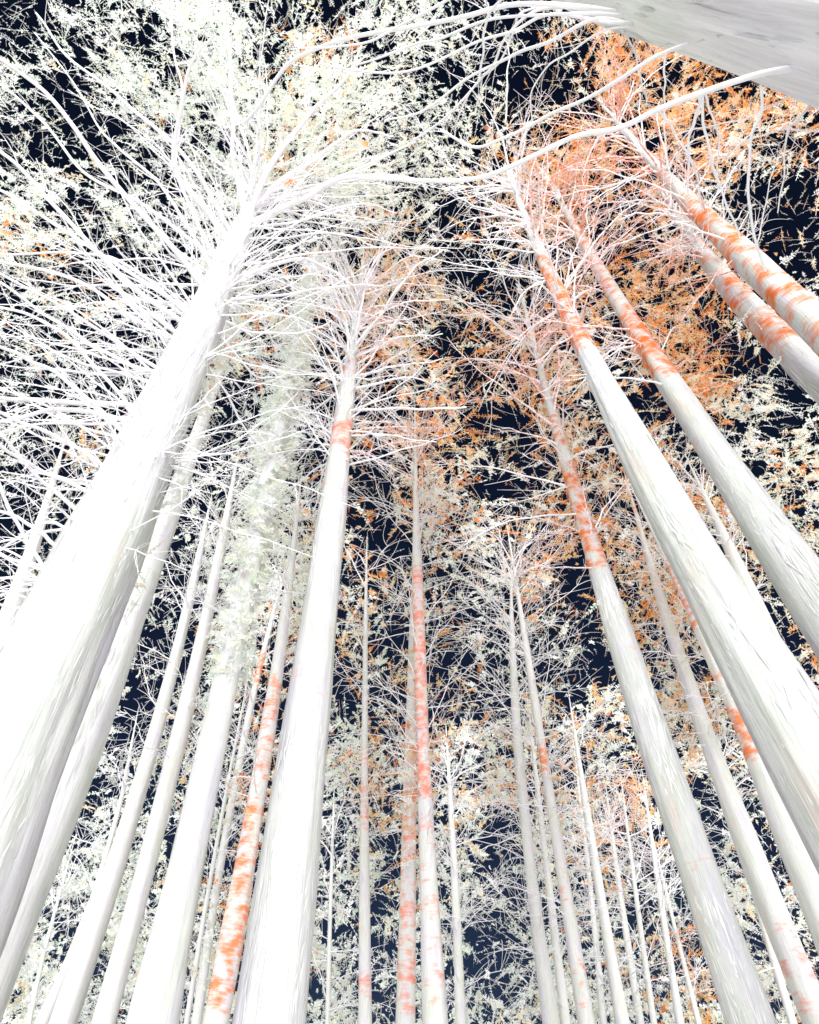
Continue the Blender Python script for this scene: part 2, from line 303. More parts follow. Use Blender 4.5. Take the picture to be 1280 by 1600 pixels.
# ------------------------------------------------------------------ the trees: axis (x, y, trunk width) in photograph pixels, from low to high,
# ground distance, lowest y of foliage (0: no foliage of its own), stain bands (y0, y1, amount)
TREES = [
 dict(k='giant', D=7.0, crown=860, branches=130, blen=(110, 330), ridges=0.055, mat='orange', wt=0.8, sides=64,
      axis=[(-75, 1380, 225), (-8, 1200, 180), (77, 1030, 153), (140, 900, 134), (168, 845, 127), (212, 740, 100), (243, 670, 90), (273, 600, 76), (322, 500, 60), (355, 420, 46), (378, 360, 34), (396, 315, 20), (412, 280, 8)],
      stain=[(480, 520, .5)],
      label='giant white tree at the left edge with a huge fan of bare branches'),
 dict(k='backed', D=10.5, crown=0, branches=8, blen=(60, 140), ridges=0.07, mat='salmon',
      axis=[(-40, 1600, 100), (22, 1400, 84), (98, 1200, 74), (150, 1080, 62), (188, 1000, 52), (228, 900, 42), (260, 820, 36), (289, 740, 28), (309, 690, 22), (330, 630, 17), (350, 560, 12), (365, 500, 7)],
      stain=[(620, 760, .35)], label='smooth white trunk tucked close against the right side of the giant left tree'),
 dict(k='edge', D=13, crown=900, branches=8, blen=(60, 160), ridges=0.05, mat='orange',
      axis=[(-60, 1150, 40), (-14, 1030, 34), (20, 950, 27), (50, 860, 20), (75, 780, 12), (92, 720, 6)],
      stain=[(960, 1000, .4)], label='pale slim tree half hidden behind the giant trunk, touching the left frame edge'),
 dict(k='far', D=30, crown=1560, branches=12, blen=(40, 110), ridges=0.03, mat='orange',
      axis=[(66, 1600, 22), (100, 1512, 15), (140, 1425, 11), (155, 1375, 9), (187, 1250, 7), (205, 1170, 4)],
      stain=[], label='thin twig-like white tree standing right of the giant trunk in the lower left'),
 dict(k='far', D=19, crown=1200, branches=16, blen=(50, 140), ridges=0.04, mat='salmon',
      axis=[(105, 1600, 42), (157, 1400, 34), (192, 1300, 28), (228, 1200, 24), (260, 1100, 21), (283, 1000, 17), (304, 900, 13), (318, 830, 7)],
      stain=[], label='greenish white tree left of the slim bright trunk with the dark slit beside it'),
 dict(k='far', D=17, crown=1050, branches=16, blen=(50, 140), ridges=0.04, mat='salmon',
      axis=[(163, 1600, 38), (213, 1400, 31), (241, 1300, 29), (266, 1200, 28), (286, 1150, 27), (304, 1050, 23), (325, 950, 19), (345, 850, 15), (362, 770, 8)],
      stain=[(1090, 1250, .3)], label='slim bright trunk between two narrow dark slits in the lower left'),
 dict(k='clad', D=11, crown=1000, branches=18, blen=(50, 130), ridges=0.06, mat='orange', clad=0.6,
      axis=[(245, 1600, 80), (279, 1400, 59), (322, 1200, 47), (344, 1100, 42), (367, 1000, 37), (385, 900, 33), (405, 800, 30), (430, 700, 29), (456, 600, 24), (472, 510, 16), (480, 460, 10), (487, 415, 4)],
      stain=[], label='tall white tree with a shaggy leaf-covered upper trunk, left of the orange-mottled one'),
 dict(k='far', D=26, crown=1150, branches=12, blen=(40, 110), ridges=0.03, mat='orange',
      axis=[(308, 1600, 17), (330, 1450, 13), (350, 1300, 12), (385, 1130, 11), (405, 1055, 9), (425, 980, 7), (441, 900, 4)],
      stain=[(1015, 1080, 1.0), (1180, 1260, .4)], label='thin pale tree with one bright orange band, beside the leaf-covered trunk'),
 dict(k='far', D=15, crown=1250, branches=18, blen=(40, 120), ridges=0.05, mat='orange',
      axis=[(338, 1600, 40), (362, 1450, 38), (382, 1350, 32), (400, 1270, 28), (418, 1150, 25), (432, 1050, 20), (446, 950, 15), (458, 860, 9), (466, 790, 5)],
      stain=[(1050, 1240, .7), (1240, 1580, .82)], label='tree with orange mottled lower trunk, close left of the broad centre trunk'),
 dict(k='fan', D=9, crown=740, branches=80, blen=(60, 190), ridges=0.07, mat='salmon', wt=0.9, sides=48,
      axis=[(425, 1600, 111), (445, 1400, 95), (469, 1200, 77), (481, 1100, 70), (494, 1000, 58), (505, 900, 50), (518, 800, 44), (532, 700, 33), (544, 610, 26), (551, 550, 17), (556, 500, 10), (560, 450, 4)],
      stain=[(565, 590, .8), (655, 715, .95), (765, 785, .85), (930, 1150, .34), (1270, 1300, .5)], label='broad white trunk left of centre topped by a round fan of fine branches'),
 dict(k='far', D=20, crown=1400, branches=14, blen=(40, 110), ridges=0.03, mat='salmon',
      axis=[(570, 1600, 22), (571, 1400, 17), (569, 1200, 11), (571, 1000, 7), (572, 930, 5), (573, 880, 3)],
      stain=[(1160, 1310, .75), (1490, 1550, .7), (870, 940, .6)], label='slender pole-like tree in the gap right of the broad centre-left trunk'),
 dict(k='far', D=17, crown=0, branches=4, blen=(40, 90), ridges=0.03, mat='salmon',
      axis=[(634, 1600, 31), (637, 1400, 25), (641, 1200, 20), (643, 1100, 16), (645, 1000, 12), (646, 930, 7), (647, 870, 3)],
      stain=[(1130, 1590, .78)], label='left trunk of the close pair in the centre, with faint salmon patches'),
 dict(k='far', D=15, crown=1330, branches=44, blen=(60, 180), ridges=0.04, mat='salmon',
      axis=[(675, 1600, 40), (672, 1400, 29), (668, 1200, 21), (662, 1100, 20), (655, 1000, 19), (650, 900, 16), (648, 850, 13), (648, 800, 10), (649, 750, 7), (652, 680, 3)],
      stain=[(790, 900, .45), (880, 1260, .9), (1260, 1600, .55)], label='right trunk of the close pair in the centre, ringed with red orange bands'),
 dict(k='far', D=34, crown=1620, branches=22, blen=(50, 130), ridges=0.02, mat='salmon',
      axis=[(721, 1600, 17), (715, 1500, 14), (713, 1400, 13), (709, 1335, 11), (703, 1250, 8), (700, 1180, 4)],
      stain=[], label='short greenish thin tree in the dark gap right of the centre pair'),
 dict(k='far', D=22, crown=1500, branches=34, blen=(60, 170), ridges=0.03, mat='salmon',
      axis=[(860, 1600, 28), (835, 1400, 19), (817, 1200, 15), (803, 1100, 13), (797, 1000, 9), (799, 940, 5), (801, 900, 3)],
      stain=[(1180, 1215, .4)], label='clean white slim tree, left of the slim tree with one orange collar'),
 dict(k='far', D=20.5, crown=1450, branches=34, blen=(60, 170), ridges=0.03, mat='orange',
      axis=[(912, 1600, 27), (905, 1500, 24), (886, 1400, 20), (870, 1300, 17), (851, 1200, 13), (838, 1100, 13), (819, 1000, 10), (807, 930, 6), (801, 860, 3)],
      stain=[(1160, 1215, 1.0), (1345, 1420, .6), (1480, 1590, .55)], label='slim tree right of centre with one bright orange collar and salmon patches'),
 dict(k='far', D=38, crown=1600, branches=12, blen=(40, 110), ridges=0.02, mat='salmon',
      axis=[(943, 1600, 11), (931, 1450, 9), (917, 1350, 7), (905, 1230, 4)], stain=[],
      label='very thin white tree, thinner left twin of a close pair at lower right of centre'),
 dict(k='far', D=28, crown=1600, branches=16, blen=(40, 120), ridges=0.02, mat='salmon',
      axis=[(972, 1600, 23), (957, 1500, 18), (940, 1400, 15), (921, 1300, 13), (909, 1220, 9), (898, 1140, 4)], stain=[],
      label='slim white tree, thicker right twin of a close pair at lower right of centre'),
 dict(k='far', D=36, crown=1600, branches=12, blen=(40, 110), ridges=0.02, mat='salmon',
      axis=[(1001, 1600, 13), (985, 1500, 11), (970, 1400, 9), (960, 1330, 7), (952, 1270, 4)], stain=[(1330, 1500, .5)],
      label='thin pinkish tree in the dark gap left of the two crossing saplings'),
 dict(k='far', D=36, crown=1600, branches=14, blen=(40, 120), ridges=0.02, mat='salmon',
      axis=[(1062, 1600, 14), (1049, 1500, 11), (1031, 1400, 9), (1020, 1330, 7), (1012, 1260, 4)], stain=[(1340, 1420, .4)],
      label='thin pale sapling left of the leaning orange-leaved sapling'),
 dict(k='far', D=40, crown=1600, branches=12, blen=(40, 100), ridges=0.02, mat='orange',
      axis=[(1092, 1600, 9), (1070, 1510, 7), (1056, 1450, 6), (1038, 1390, 5), (1026, 1330, 3)], stain=[(1400, 1560, .5)],
      label='leaning hair-thin sapling with orange leaves, left of the stout white trunk'),
 dict(k='far', D=32, crown=1610, branches=12, blen=(50, 130), ridges=0.02, mat='salmon',
      axis=[(38, 1640, 9), (52, 1560, 8), (72, 1480, 6), (98, 1380, 4)], stain=[], label='hair-thin white stem lowest of all in the lower left corner'),
 dict(k='far', D=24, crown=1400, branches=16, blen=(50, 130), ridges=0.02, mat='salmon',
      axis=[(292, 1600, 9), (310, 1480, 8), (328, 1380, 7), (350, 1260, 6), (372, 1140, 4)], stain=[], label='thin stem hugging the right side of the broad left-hand white column'),
 dict(k='far', D=34, crown=1600, branches=14, blen=(50, 120), ridges=0.02, mat='salmon',
      axis=[(512, 1600, 8), (514, 1500, 7), (517, 1400, 6), (520, 1300, 4)], stain=[], label='faint thin stem just right of the foot of the broad centre trunk'),
 dict(k='far', D=26, crown=1550, branches=18, blen=(50, 140), ridges=0.03, mat='salmon',
      axis=[(884, 1600, 16), (872, 1500, 14), (860, 1400, 12), (845, 1280, 9), (832, 1160, 5)], stain=[], label='greenish stem squeezed between the two slim trunks right of centre'),
 dict(k='far', D=30, crown=1600, branches=14, blen=(50, 130), ridges=0.02, mat='salmon',
      axis=[(1022, 1600, 10), (1008, 1500, 9), (994, 1400, 7), (980, 1290, 4)], stain=[], label='thin white stem left of the leaning sapling pair at lower right'),
 dict(k='far', D=24, crown=1500, branches=18, blen=(50, 130), ridges=0.02, mat='orange',
      axis=[(1238, 1600, 13), (1212, 1500, 12), (1180, 1400, 10), (1148, 1290, 7), (1120, 1180, 4)], stain=[(1400, 1520, .5)], label='thin stem showing beside the stout white trunk near the lower right corner'),
 dict(k='far', D=12.5, crown=1000, branches=18, blen=(50, 130), ridges=0.04, mat='orange',
      axis=[(1300, 1230, 44), (1240, 1080, 36), (1186, 960, 28), (1150, 880, 20), (1122, 820, 13), (1095, 760, 6)], stain=[(950, 1250, .5)], label='tan-edged trunk peeping out along the right flank of the thickest right trunk'),
 dict(k='stout', D=11, crown=900, branches=48, blen=(70, 210), ridges=0.06, mat='orange', sides=48,
      axis=[(1170, 1600, 76), (1107, 1400, 62), (1037, 1200, 54), (1006, 1100, 49), (970, 1000, 42), (941, 910, 33), (927, 850, 29), (911, 800, 26), (896, 750, 23), (878, 700, 20), (862, 650, 15), (848, 600, 12), (836, 550, 8), (826, 490, 3)],
      stain=[(560, 650, .5), (640, 720, .75), (720, 900, .88), (1000, 1060, .3), (1260, 1400, .38)], label='stout white tree right of centre with a long burnt orange upper trunk'),
 dict(k='far', D=15.5, crown=1150, branches=18, blen=(50, 140), ridges=0.05, mat='salmon',
      axis=[(1272, 1600, 46), (1240, 1500, 42), (1206, 1400, 41), (1166, 1300, 37), (1121, 1200, 29), (1091, 1120, 25), (1050, 1000, 19), (1021, 900, 13), (998, 810, 6)],
      stain=[(1430, 1600, .6)], label='white trunk at lower right with salmon dashes near its foot'),
 dict(k='far', D=14, crown=1100, branches=20, blen=(50, 140), ridges=0.05, mat='orange',
      axis=[(1345, 1600, 58), (1270, 1400, 48), (1233, 1300, 44), (1190, 1200, 35), (1172, 1150, 29), (1150, 1100, 26), (1122, 1040, 24), (1086, 980, 18), (1063, 930, 14), (1040, 880, 10), (1026, 845, 7), (1008, 790, 3)],
      stain=[(860, 1000, .8), (1030, 1080, .6), (1095, 1195, .98)], label='white trunk at lower right with vivid orange smears on its right flank'),
 dict(k='stout', D=7.5, crown=520, branches=54, blen=(70, 210), ridges=0.08, mat='orange', wt=0.9, sides=56,
      axis=[(1400, 1400, 170), (1275, 1200, 136), (1208, 1100, 118), (1166, 1020, 104), (1110, 900, 82), (1050, 800, 70), (990, 700, 57), (964, 650, 48), (940, 600, 39), (914, 550, 32), (893, 500, 28), (874, 450, 24), (852, 400, 19), (833, 365, 15), (815, 330, 11), (800, 290, 6)],
      stain=[(340, 390, .45), (390, 560, .88), (690, 700, .5), (750, 765, .5)], label='thick white trunk crossing the right half, banded orange just below its top'),
 dict(k='stout', D=8.2, crown=640, branches=34, blen=(60, 180), ridges=0.06, mat='orange',
      axis=[(1400, 1120, 108), (1318, 1000, 94), (1250, 900, 80), (1185, 800, 64), (1112, 700, 46), (1083, 650, 42), (1052, 600, 38), (1020, 550, 32), (980, 500, 26), (949, 450, 22), (923, 400, 18), (897, 355, 13), (880, 325, 9), (866, 290, 4)],
      stain=[(330, 480, .75), (480, 600, .95), (600, 720, .35)], label='white trunk with orange leaves clustered on its middle, right of the thickest right trunk'),
 dict(k='stout', D=8.0, crown=430, branches=26, blen=(50, 150), ridges=0.06, mat='orange',
      axis=[(1390, 690, 78), (1290, 600, 60), (1240, 550, 51), (1194, 500, 44), (1146, 450, 36), (1112, 415, 28), (1080, 380, 19), (1062, 350, 13), (1045, 310, 6)],
      stain=[(350, 430, .7), (430, 490, .8), (490, 560, .85)], label='shorter of the two right-edge trunks with orange patches, below the taller one'),
 dict(k='stout', D=7.0, crown=430, branches=40, blen=(60, 190), ridges=0.07, mat='orange', wt=0.9,
      axis=[(1400, 630, 78), (1275, 500, 56), (1232, 462, 50), (1172, 408, 43), (1122, 357, 35), (1080, 318, 28), (1042, 281, 20), (1010, 248, 14), (985, 218, 10), (962, 180, 4)],
      stain=[(255, 300, .7), (300, 420, .9), (420, 500, .85)], label='tree at the upper right edge with broad orange rings, higher of the two there'),
]

def stain_at(tree, py):
    s = np.zeros_like(py)
    for y0, y1, a in tree['stain']:
        s = np.maximum(s, a * np.clip((py - y0 + 20) / 36, 0, 1) * np.clip((y1 + 20 - py) / 36, 0, 1))
    return s

def build_axis(t):
    """photograph axis -> a nearly vertical axis in space at ground distance D"""
    ax = np.array(t['axis'], float)
    d = ray(ax[:, 0], ax[:, 1])
    hb = d[0, :2]
    P0 = hb / np.linalg.norm(hb) * t['D']
    s = (d[:, :2] @ P0) / (d[:, :2] ** 2).sum(1)
    pts = CAM + d * s[:, None]
    rad = ax[:, 2] / 2 * s / F_PX
    z = pts[:, 2]; zc = (z - z[0]) / (z[-1] - z[0])
    for c in (0, 1):                                   # a gently bowed stem: quadratic through the measured points
        pts[:, c] = np.polyval(np.polyfit(zc, pts[:, c], 2), zc)
    v = pts - CAM                                      # where the smoothed stem shows in the photograph
    dep = v @ FWD
    ax[:, 0] = CX + F_PX * (v @ RIGHT) / dep; ax[:, 1] = CY - F_PX * (v @ UP) / dep
    return ax, pts, rad, dep

def root(t):
    ax, pts, rad, s = build_axis(t)
    t['ax'], t['pts'], t['rad'], t['s'] = ax, pts, rad, s
    slope = (pts[0] - pts[1]); slope /= abs(slope[2]) + 1e-6
    slope[:2] = np.clip(slope[:2], -0.3, 0.3)
    zb = -0.25
    base = pts[0] + slope * (pts[0][2] - zb); base[2] = zb
    mid = pts[0] * 0.5 + base * 0.5
    tipd = (pts[-1] - pts[-2]) * 0.9
    full = np.vstack([base, mid, pts, pts[-1] + tipd * 0.5, pts[-1] + tipd])
    fr = np.r_[rad[0] * 1.45, rad[0] * 1.12, rad, rad[-1] * 0.55, rad[-1] * 0.15]
    fy = np.r_[3000, 2200, ax[:, 1], ax[-1, 1] - 20, ax[-1, 1] - 40]
    n = max(60, int(len(full) * 12))
    sm = smooth_line(np.column_stack([full, fr, fy]), n)
    e = bpy.data.objects.new('tall_tree', None)
    scene.collection.objects.link(e)
    e.empty_display_size = 0.5
    loc = np.array([base[0], base[1], 0.0])
    e.location = loc
    t['loc'] = loc; t['root'] = e
    tag(e, label=t['label'], category='tree', group='tall white trees of the grove')
    v, q, bark = tube_arrays(sm[:, :3], np.maximum(sm[:, 3], 0.004), t.get('sides', 32), t['ridges'], seed=int(ax[0, 0] * 7 + ax[0, 1]) & 0xffff)
    t['sm'] = sm
    sides = t.get('sides', 32)
    st = np.repeat(stain_at(t, sm[:, 4]), sides)
    bark = bark + np.array([0, 0, random.uniform(0, 90)])
    link('trunk', quad_mesh('trunk', v - loc, q, bark, st), {('orange', 0): M_BARK, ('salmon', 0): M_BARK_SALMON, ('orange', 1): M_SHADE_LIFT_ORANGE, ('salmon', 1): M_SHADE_LIFT}[t['mat'], int(t['k'] in ('far', 'backed', 'clad', 'edge'))], e)

for t in TREES:
    root(t)

# ------------------------------------------------------------------ loose bark strips on the nearer trunks
def bark_strips(path, rad, loc, parent, n, wpx, lpx, depth, mat, seed, stain=None):
    g = np.random.default_rng(seed)
    m = len(path)
    wgt = np.linalg.norm(np.gradient(path, axis=0), axis=1) / np.maximum(depth, 0.5) ; wgt[:2] = 0; wgt[-3:] = 0
    if stain is not None: wgt = wgt * np.clip(1 - 4 * stain, 0, 1)
    n = int(n)
    i = g.choice(m, n, p=wgt / wgt.sum())
    tan = unit_(np.gradient(path, axis=0))[i]
    r = np.asarray(rad)[i]; c = path[i] + (np.gradient(path, axis=0)[i] * g.uniform(-0.5, 0.5, (n, 1)))
    k = depth[i] / F_PX
    o = g.normal(size=(n, 3)); o -= tan * (o * tan).sum(1)[:, None]; o = unit_(o)
    toc = unit_(CAM - c); toc -= tan * (toc * tan).sum(1)[:, None]
    o = np.where(((o * toc).sum(1) < -0.25)[:, None], -o, o)          # the sides that can be seen
    s = np.cross(tan, o)
    run = unit_(tan + s * g.normal(size=(n, 1)) * 0.10)
    L = k * g.uniform(*lpx, n); W = k * g.uniform(*wpx, n)
    lift = g.uniform(0.002, 0.02, n) * r + k * g.uniform(0.1, 1.0, n)
    side = np.cross(run, o)
    V = []
    for f, lf, wf in ((-0.5, 1.0, 0.25), (-0.2, 0.35, 0.9), (0.2, 0.3, 1.0), (0.5, 1.25, 0.15)):
        base = c + run * (L * f)[:, None] + o * (r + lift * lf)[:, None]
        V += [base + side * (W * wf * 0.5)[:, None], base - side * (W * wf * 0.5)[:, None]]
    V = np.stack(V, 1).reshape(-1, 3)
    b = np.arange(n)[:, None, None] * 8
    q = (b + np.array([[0, 1, 3, 2], [2, 3, 5, 4], [4, 5, 7, 6]])[None]).reshape(-1, 4)
    bk = np.repeat(g.uniform(0, 50, (n, 3)), 8, 0) + g.normal(size=(n * 8, 3)) * 0.01
    ob = link('bark_strips', quad_mesh('bark_strips', V - loc, q, bk, np.zeros(len(V)), smooth=False), mat, parent)
    tag(ob, kind='stuff')
def unit_(v):
    return v / (np.linalg.norm(v, axis=-1, keepdims=True) + 1e-9)
for q_, t in enumerate(TREES):
    if t['D'] < 12 and t['k'] != 'far':
        sm = t['sm']
        bark_strips(sm[:, :3], sm[:, 3], t['loc'], t['root'], {'giant': 1500, 'stout': 900, 'fan': 1000}.get(t['k'], 500), (0.8, 3.2), (14, 60), np.maximum((sm[:, :3] - CAM) @ FWD, 1), M_STRIP, 50 + q_, stain_at(t, sm[:, 4]))

# ------------------------------------------------------------------ branches
def branch_mesh(img_pts, depths, w0, w1, loc, twigs=4, stain=0.0, sides=5, twlen=(18, 60), n=None, wob=0.0):
    """img_pts: polyline in photograph pixels, depths: optical depth at each point; a limb with side twigs, one mesh"""
    p = np.asarray(img_pts, float)
    k = np.column_stack([p, depths])
    length = np.linalg.norm(np.diff(p, axis=0), axis=1).sum()
    n = n or int(np.clip(length / 14, 7, 34))
    sm = smooth_line(k, n)
    if wob:
        ph = rng.uniform(0, 6, 4)
        tt = np.linspace(0, 1, n)
        amp = wob * np.sin(np.clip(tt * 3, 0, 1) * math.pi / 2)
        sm[:, 0] += amp * (np.sin(tt * 9 + ph[0]) + 0.5 * np.sin(tt * 23 + ph[1]))
        sm[:, 1] += amp * (np.sin(tt * 8 + ph[2]) + 0.5 * np.sin(tt * 21 + ph[3]))
    path = CAM + ray(sm[:, 0], sm[:, 1]) * sm[:, 2:3]
    w = np.linspace(0, 1, n); w = w0 + (w1 - w0) * w ** 0.8
    V, Q, B = [], [], []; off = 0
    v, q, b = tube_arrays(path, w / 2 * sm[:, 2] / F_PX, sides)
    V.append(v); Q.append(q); B.append(b); off += len(v)
    ps = np.linalg.norm(path[-1] - path[0]) / (length + 1e-6)      # metres a pixel
    for _ in range(twigs):
        i = int(rng.integers(max(1, n // 5), n - 1))
        d = path[min(i + 1, n - 1)] - path[i - 1]; d /= np.linalg.norm(d) + 1e-9
        side = rng.normal(size=3); side -= d * (side @ d); side /= np.linalg.norm(side) + 1e-9
        L = rng.uniform(*twlen) * sm[i, 2] / F_PX
        u = d * rng.uniform(0.5, 1.0) + side * rng.uniform(0.5, 1.0)
        u /= np.linalg.norm(u)
        m = 6; tt = np.linspace(0, 1, m)[:, None]
        tp = path[i] + u * L * tt + (rng.normal(size=3) * 0.18 + np.array([0, 0, -0.08])) * L * tt ** 2
        r0 = max(0.45 * w[i], 1.0) / 2 * sm[i, 2] / F_PX
        v, q, b = tube_arrays(tp, np.linspace(r0, r0 * 0.45, m), 3)
        V.append(v); Q.append(q + off); B.append(b); off += len(v)
    v = np.vstack(V)
    return quad_mesh('branch', v - loc, np.vstack(Q), np.vstack(B) * 0.2, np.full(len(v), stain))

def axis_at(t, y):
    ax = t['ax'][::-1]; s = t['s'][::-1]
    return np.interp(y, ax[:, 1], ax[:, 0]), np.interp(y, ax[:, 1], s), np.interp(y, ax[:, 1], ax[:, 2])

def explicit_branch(t, pts, w0, w1, spread=0.0, twigs=5, stain=None, wob=2.0):
    pts = [tuple(p) for p in pts]
    x, s, w = axis_at(t, pts[0][1])
    k = len(pts)
    d = s * (1 + spread * np.linspace(0, 1, k) ** 1.2)
    st = float(lookup(ORNG, pts[k // 2][0], pts[k // 2][1])) if stain is None else stain
    link('branch', branch_mesh(pts, d, w0, w1, t['loc'], twigs, st * 0.9 if st > 0.35 else 0.0, wob=wob), M_TWIG, t['root'])

G, FAN = TREES[0], TREES[9]
for pts, w0, w1, sp in [
    ([(385, 345), (417, 268), (470, 197), (495, 165), (545, 115), (565, 72)], 12, 3, .05),
    ([(388, 352), (440, 326), (480, 312), (525, 282), (582, 272), (650, 281)], 13, 5, -.08),
    ([(392, 335), (430, 290), (480, 255), (525, 225), (552, 206), (610, 213)], 10, 3, .1),
    ([(395, 325), (480, 300), (560, 262), (650, 222)], 8, 3, .05),
    ([(384, 340), (368, 260), (362, 180), (357, 80), (350, 10)], 10, 3, .1),
    ([(365, 390), (330, 340), (282, 280), (272, 245), (281, 180), (289, 122), (310, 80), (336, 56)], 11, 4, -.1),
    ([(352, 430), (300, 330), (276, 250), (284, 140), (272, 90), (271, 0)], 7, 3, .05),
    ([(330, 470), (270, 385), (160, 260), (115, 195), (60, 140), (0, 92), (-60, 60)], 10, 5, -.1),
    ([(345, 440), (265, 310), (225, 260), (185, 230), (150, 195), (110, 125), (55, 50)], 6, 2, .1),
    ([(370, 380), (300, 260), (240, 195), (180, 145), (100, 85), (55, 20)], 8, 3, .1),
    ([(355, 420), (240, 330), (130, 270), (60, 180), (0, 130)], 7, 3, .15),
    ([(310, 520), (200, 440), (90, 330), (20, 250), (-40, 205)], 9, 5, -.05),
    ([(318, 505), (190, 415), (100, 360), (0, 300), (-50, 280)], 7, 4, .1),
    ([(300, 545), (215, 500), (130, 442), (0, 410), (-50, 400)], 8, 4, -.1),
    ([(280, 590), (180, 560), (100, 510), (0, 440)], 8, 4, .1),
    ([(315, 510), (220, 430), (140, 396), (0, 395)], 7, 3, .0),
    ([(275, 595), (190, 540), (100, 480), (0, 428)], 7, 4, -.15),
    ([(255, 640), (130, 628), (0, 622), (-40, 625)], 9, 6, -.1),
    ([(245, 665), (100, 641), (-20, 662)], 9, 6, -.15),
    ([(240, 680), (140, 560), (60, 500), (-20, 470)], 7, 4, .05),
    ([(225, 705), (110, 600), (40, 560), (-20, 530)], 8, 5, -.1),
    ([(205, 755), (100, 690), (-20, 635)], 8, 5, -.1),
    ([(190, 800), (80, 740), (-20, 690)], 8, 5, -.15),
    ([(170, 840), (75, 760), (30, 710), (-20, 660)], 8, 4, -.1),
    ([(130, 890), (62, 830), (-20, 790)], 8, 5, -.1),
    ([(90, 950), (60, 880), (20, 800), (-20, 720)], 8, 5, -.05),
    ([(120, 910), (50, 905), (-20, 905)], 7, 4, -.1),
    ([(150, 860), (80, 815), (20, 850), (-20, 870)], 7, 3, -.1),
    ([(272, 600), (246, 640), (215, 720), (190, 810), (160, 880), (110, 1010)], 9, 6, -.12),
    ([(240, 680), (195, 760), (128, 850), (125, 960), (100, 1080)], 8, 5, -.13),
    ([(300, 540), (265, 600), (240, 690), (232, 750)], 9, 5, -.12),
    ([(350, 440), (415, 420), (470, 405), (520, 420), (548, 445)], 8, 3, .0),
    ([(340, 470), (430, 460), (520, 450), (600, 445)], 6, 2, .05),
    ([(330, 490), (400, 520), (470, 520), (520, 500)], 6, 2, .1),
    ([(325, 500), (390, 580), (440, 590)], 6, 2, .1),
    ([(300, 540), (350, 610), (400, 690), (430, 720)], 5, 2, .1),
    ([(378, 360), (460, 345), (560, 320), (620, 330)], 6, 2, .1),
    ([(372, 375), (440, 370), (520, 365), (590, 385)], 5, 2, .1),
]:
    explicit_branch(G, pts, w0, w1, sp, twigs=7)
for pts, w0, w1 in [
    ([(553, 540), (566, 470), (585, 410), (620, 380)], 5, 2), ([(552, 545), (600, 480), (650, 420), (690, 390)], 5, 2), ([(550, 560), (620, 530), (690, 520)], 4, 2),
    ([(548, 590), (610, 575), (690, 560)], 6, 2), ([(545, 610), (630, 590), (700, 610)], 5, 2), ([(540, 640), (620, 640), (730, 635)], 5, 3), ([(536, 680), (600, 680), (680, 690)], 4, 2),
    ([(552, 540), (520, 490), (470, 470)], 4, 2), ([(551, 550), (530, 470), (505, 400)], 4, 2), ([(548, 585), (480, 585), (410, 570)], 4, 2), ([(545, 600), (490, 640), (440, 680)], 4, 2),
    ([(540, 640), (480, 700), (440, 760)], 4, 2), ([(533, 690), (505, 740), (490, 800)], 4, 2), ([(553, 530), (575, 500), (640, 470), (700, 470)], 4, 2), ([(530, 720), (480, 740), (430, 790)], 4, 2),
]:
    explicit_branch(FAN, pts, w0, w1, rng.uniform(-.1, .15), twigs=7)

def left_tangle():
    for _ in range(46):
        y0 = rng.uniform(430, 960); x0, s0, w = axis_at(G, y0)
        x0 -= w * 0.25
        L = rng.uniform(140, 400); a = rng.normal(0.28, 0.34)
        pts = [(x0, y0)]
        b = rng.normal() * 0.2
        for f in (0.35, 0.7, 1.0):
            pts.append((x0 - L * f * math.cos(a + b * f), y0 - L * f * math.sin(a + b * f)))
        dd = s0 * (1 + rng.uniform(-0.25, 0.2) * np.array([0, .35, .7, 1]))
        link('branch', branch_mesh(pts, dd, rng.uniform(3.0, 6.5), 1.6, G['loc'], 9, 0, sides=5, wob=2.5, twlen=(25, 90)), M_TWIG, G['root'])
left_tangle()
for t in TREES:
    tipy = t['ax'][-1, 1]; lowy = t['crown'] or (tipy + 120)
    if t['k'] == 'far': lowy = max(lowy, tipy + 420)
    lowy = min(lowy, 1590)
    for b in range(int(t['branches'] * (1.7 if t['k'] == 'far' else 1.0))):
        u = rng.random() ** 1.5
        y0 = tipy + 4 + u * (lowy - tipy)
        x0, s0, w = axis_at(t, y0)
        # upright near the tip, level or drooping lower down
        ang = rng.choice([-1, 1]) * rng.uniform(0.15, 1.15 + 0.55 * min(1, u * 1.6))
        ax_dir = math.atan2(*( (t['ax'][-1, :2] - t['ax'][0, :2]) * np.array([1, -1])))
        a = ax_dir + ang
        L = rng.uniform(*t['blen']) * (0.75 + 0.5 * rng.random())
        bend = rng.normal() * 0.22 + 0.10 * np.sign(ang)
        pts = [(x0, y0)]
        for f in (0.35, 0.7, 1.0):
            aa = a + bend * f
            pts.append((x0 + L * f * math.sin(aa), y0 - L * f * math.cos(aa)))
        dd = s0 * (1 + rng.uniform(-0.16, 0.22) * np.array([0, .35, .7, 1]))
        big = t['D'] < 12
        w0 = (rng.uniform(2.6, 5.0) if big else rng.uniform(1.4, 2.6)); w0 = min(w0, max(1.4, w * 0.6))
        mx, my = pts[2]
        st = float(lookup(ORNG, mx, my)); st = min(1.0, st * 1.35) if rng.random() < 0.75 else 0
        link('branch', branch_mesh(pts, dd, w0, 1.1 if big else 0.6, t['loc'], 11 if big else 7, st if st > 0.3 else 0, sides=4, wob=2.2), M_TWIG, t['root'])

